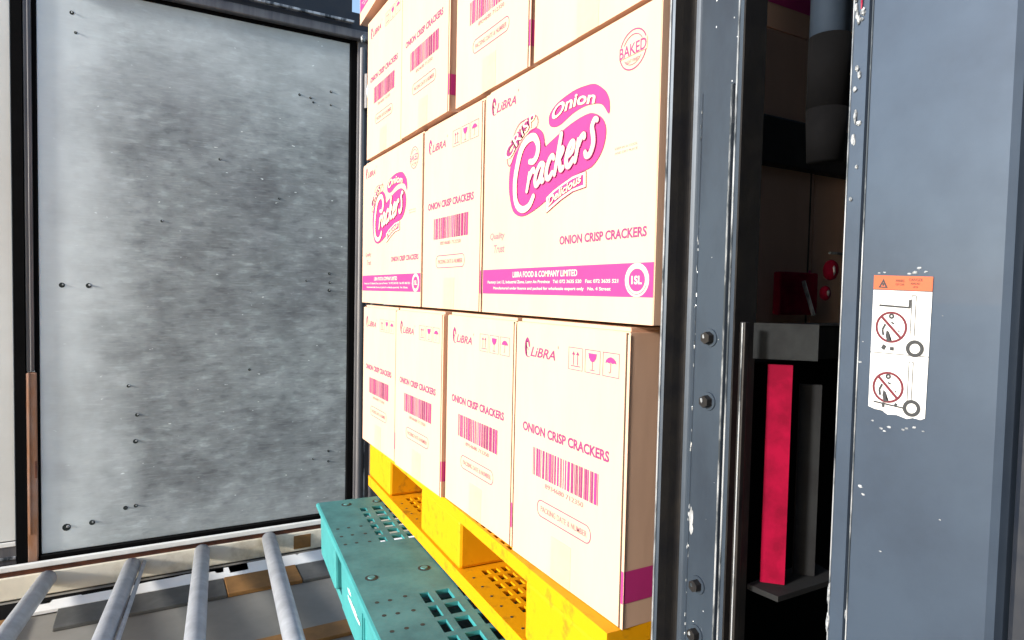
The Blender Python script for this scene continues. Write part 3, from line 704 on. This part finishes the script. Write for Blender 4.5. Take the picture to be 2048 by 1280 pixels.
for k in range(7):
    a = R(-70+140*k/6); b.blob((.4505, .2945+.004*math.cos(a), .222+.018*math.sin(a)), (.0012, .0011, .0036), 'grease', 2, .15)
b.blob((.4500, .2938, .222), (.0008, .0007, .010), 'print_red', 2, .2)
for z in (-.245, -.268, -.29): b.blob((.4512, .3005, z+.02), (.0012, .0012, .008), 'grease', 2, .3)
for z in (-.235, -.275, -.305): b.blob((.4500, .2855, z), (.0008, .0008, .004), 'grease', 2, .3)
for y, z, r in [(.279, -.136, .0022), (.2765, -.141, .0016), (.2655, -.0905, .0018), (.263, -.092, .0014), (.260, -.0885, .0016), (.2505, -.0885, .0012), (.2445, .0225, .0018), (.2475, .0195, .0022), (.2510, .0188, .0016), (.2400, .0200, .0016), (.2680, .0200, .0012), (.2720, .0196, .0012), (.2620, -.178, .0012), (.224, -.143, .0008), (.2285, -.009, .0006), (.2430, -.0855, .0016), (.2480, -.0870, .0014), (.237, -.087, .001), (.283, -.045, .0014), (.2815, -.03, .0009), (.272, -.086, .0012)]:
    b.blob((.4499, y, z), (.0003, r*.75, r*.4), 'grease', 2, .5)
K(b, 'mast_upright')

# sticker on the outer upright
st = MB()
def sq(u, v):   # u left-right, v from the top
    tl_, tr_, bl_, br_ = (.2752, .0182), (.2352, .0166), (.2752, -.0815), (.2362, -.0795)
    y = tl_[0]*(1-u)*(1-v)+tr_[0]*u*(1-v)+bl_[0]*(1-u)*v+br_[0]*u*v; z = tl_[1]*(1-u)*(1-v)+tr_[1]*u*(1-v)+bl_[1]*(1-u)*v+br_[1]*u*v
    return y, z
class SA(Art):
    def P(s, a, b): y, z = sq(a, b*1.0); return Vector((.4497-s.h, y, z))
A = SA((0, 0, 0), (0, 1, 0), (0, 0, 1), (-1, 0, 0), .0002)
A.poly([(0, .09), (1, .10), (1, .985), (.93, 1.0), (.80, .992), (.70, 1.005), (.52, .985), (.36, .99), (.25, .965), (.12, .96), (0, .945)], 'white_st')
A.poly([(0, 0), (1, 0), (1, .101), (0, .0995)], 'orange_st')
A.line([(0, .102), (1, .1035)], .006, 'black_ink', caps=False)
base = A.build('warning_sticker', None); base.parent = fk; base.location = FO
class SB(SA):
    pass
def fresh(h=.00035): return SB((0, 0, 0), (0, 1, 0), (0, 0, 1), (-1, 0, 0), h)
ASP = .40
def circ(A, u, v, ru, wd, k, n=26):
    pts = [(u+ru*math.cos(2*math.pi*t/n), v+ru*ASP*math.sin(2*math.pi*t/n)) for t in range(n)]
    inn = [(u+(ru-wd)*math.cos(2*math.pi*t/n), v+(ru-wd)*ASP*math.sin(2*math.pi*t/n)) for t in range(n)]
    for t in range(n):
        q = (t+1) % n; A.mb.face([A.P(*pts[t]), A.P(*pts[q]), A.P(*inn[q]), A.P(*inn[t])], k)
    A.h += .000015
def seg(A, u0, v0, u1, v1, wd, k):
    du, dv = (u1-u0), (v1-v0)/ASP; L = math.hypot(du, dv); wd = wd*2.3; nu, nv = -dv/L*wd/2, du/L*wd/2*ASP
    A.mb.face([A.P(u0+nu, v0+nv), A.P(u1+nu, v1+nv), A.P(u1-nu, v1-nv), A.P(u0-nu, v0-nv)], k); A.h += .000015
A = fresh()
seg(A, 0, .552, 1, .556, .006, 'black_ink')
seg(A, .12, .213, .655, .221, .015, 'black_ink'); seg(A, .65, .165, .65, .224, .017, 'black_ink')
for (v0, v1, u) in ((.135, .42, .715), (.60, .885, .725)):
    seg(A, u-.035, v0, u-.035, v1, .006, 'black_ink'); seg(A, u+.035, v0, u+.035, v1, .006, 'black_ink'); seg(A, u-.035, v0, u+.035, v0, .006, 'black_ink')
for (u, v) in ((.35, .365), (.345, .795)):
    circ(A, u, v, .280, .042, 'red_ink'); 
    circ(A, u, v-.078, .050, .034, 'black_ink', 12)
    A.poly([(u-.075, v+.02), (u-.03, v+.035), (u-.01, v+.085), (u+.03, v+.10), (u-.06, v+.105), (u-.09, v+.06)], 'black_ink')
    seg(A, u-.10, v-.02, u-.15, v+.02, .016, 'black_ink'); seg(A, u-.15, v+.02, u-.13, v+.06, .016, 'black_ink'); seg(A, u+.0, v-.035, u+.05, v-.025, .014, 'black_ink'); seg(A, u+.13, v+.02, u+.15, v+.03, .010, 'black_ink')
    seg(A, u-.19, v-.078, u+.19, v+.078, .020, 'red_ink')
circ(A, .775, .505, .150, .062, 'black_ink'); circ(A, .775, .925, .150, .062, 'black_ink')
seg(A, .22, .525, .26, .495, .03, 'black_ink'); seg(A, .385, .53, .385, .505, .03, 'black_ink')
seg(A, .10, .905, .64, .93, .012, 'black_ink'); seg(A, .28, .905, .28, .94, .02, 'black_ink'); seg(A, .48, .91, .52, .92, .03, 'black_ink')
o = A.build('pictogram', base)
A = fresh()
A.poly([(.09, .088), (.26, .089), (.175, .022)], 'black_ink'); A.poly([(.135, .080), (.215, .0805), (.175, .048)], 'orange_st'); seg(A, .175, .055, .175, .075, .014, 'black_ink')
A.text('WARNING', lambda u, v: (.39+.15*u, .045-.02*v), 'black_ink'); A.text('KEEP CLEAR', lambda u, v: (.39+.15*u, .068-.015*v), 'black_ink')
A.text('DANGER', lambda u, v: (.62+.22*u, .035-.02*v), 'black_ink'); A.text('MOVING MAST', lambda u, v: (.65+.15*u, .060-.015*v), 'black_ink'); A.text('KEEP OFF', lambda u, v: (.69+.08*u, .082-.012*v), 'black_ink')
A.build('warning_text', base)

# carriage and machinery seen through the mast opening
b = MB(); b.box(.505, 1.10, .448, .466, -.066, -.029, 'black_steel', bev=.002); b.box(.520, 1.10, .4455, .4680, -.0288, -.0268, 'post', bev=.0006); K(b, 'carriage_plate')
b = MB(); b.box(.4500, .4560, .3885, .3945, -1.0, -.021, 'black_steel', bev=.001); b.box(.4494, .4499, .3905, .3917, -1.0, -.022, 'worn'); K(b, 'carriage_upright')
b = MB(); b.box(.508, 1.10, .492, .510, .150, .205, 'black_steel', bev=.003); K(b, 'load_backrest_bar')
def slat(x0, y0, x1, y1, z0, z1, k, th=.004):
    d = Vector((x1-x0, y1-y0)).normalized(); nx, ny = -d.y*th, d.x*th; b = MB()
    b.prism([(x0, y0), (x1, y1), (x1+nx, y1+ny), (x0+nx, y0+ny)], z0, z1, k); return b
K(slat(.4760, .4010, .5150, .3630, -.0550, -.0225, 'bar_grey', .006), 'crossbar')
K(slat(.4870, .3927, .5017, .3780, -.2615, -.0600, 'red'), 'red_bar')
K(slat(.5300, .3910, .5435, .3775, -.2615, -.0800, 'ledge'), 'grey_plate')
b = MB(); b.prism([(.474, .396), (.575, .404), (.565, .366), (.478, .366)][::-1], -.267, -.262, 'ledge'); K(b, 'step_ledge')
b = MB(); b.box(.515, .90, .495, .505, -.55, -.071, 'rubber'); K(b, 'added_dark_plate')  # black plate added to stand for the darkness low in the opening
b = MB(); b.box(.56, .60, .45, .47, -.45, -.385, 'red', bev=.003); K(b, 'red_bracket')
b = MB(); b.tube((.512, .362, .225), (.512, .362, ZT), .0165, .0165, 'steel', 28); b.tube((.512, .362, .165), (.512, .362, .227), .0172, .0172, 'rubber', 24); b.tube((.512, .362, .120), (.512, .362, .165), .0150, .0172, 'rubber', 24); K(b, 'hydraulic_cylinder', smooth=True)  # black lower sleeve puts the shade on the cylinder's foot into colour
b = MB(); b.box(.60, .665, .472, .482, -.018, .030, 'red', bev=.002); K(b, 'red_bracket')
for (x, z, r) in ((.640, .032, .011), (.632, .007, .008)):
    b = MB(); b.blob((x, .440, z), (r*.75, r*.7, r), 'red', 3, .04); b.blob((x-.004, .4335, z), (.0015, .0015, r*.5), 'worn', 1, .3); K(b, 'hose_fitting', smooth=True)
b = MB(); b.tube((.6365, .44, .0505), (.700, .44, .0505), .0014, .0014, 'worn', 8); K(b, 'pin')
b = MB(); b.tube((.633, .468, .020), (.650, .466, -.018), .0022, .0022, 'worn', 8); K(b, 'linkage_rod')
# far mast side; unseen crown, cross member and truck body added to darken the opening
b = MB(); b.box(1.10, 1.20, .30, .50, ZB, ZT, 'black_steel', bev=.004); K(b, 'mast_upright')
b = MB(); b.box(.482, 1.099, .31, .515, .62, .70, 'black_steel', bev=.003); K(b, 'added_crown_blocker')
b = MB(); b.box(.482, 1.099, .31, .515, -.60, -.52, 'black_steel', bev=.003); K(b, 'added_lower_blocker')
b = MB(); b.box(.535, 1.60, -1.2, .17, ZB+.1, 1.6, 'black_steel', bev=.01); K(b, 'added_body_blocker')
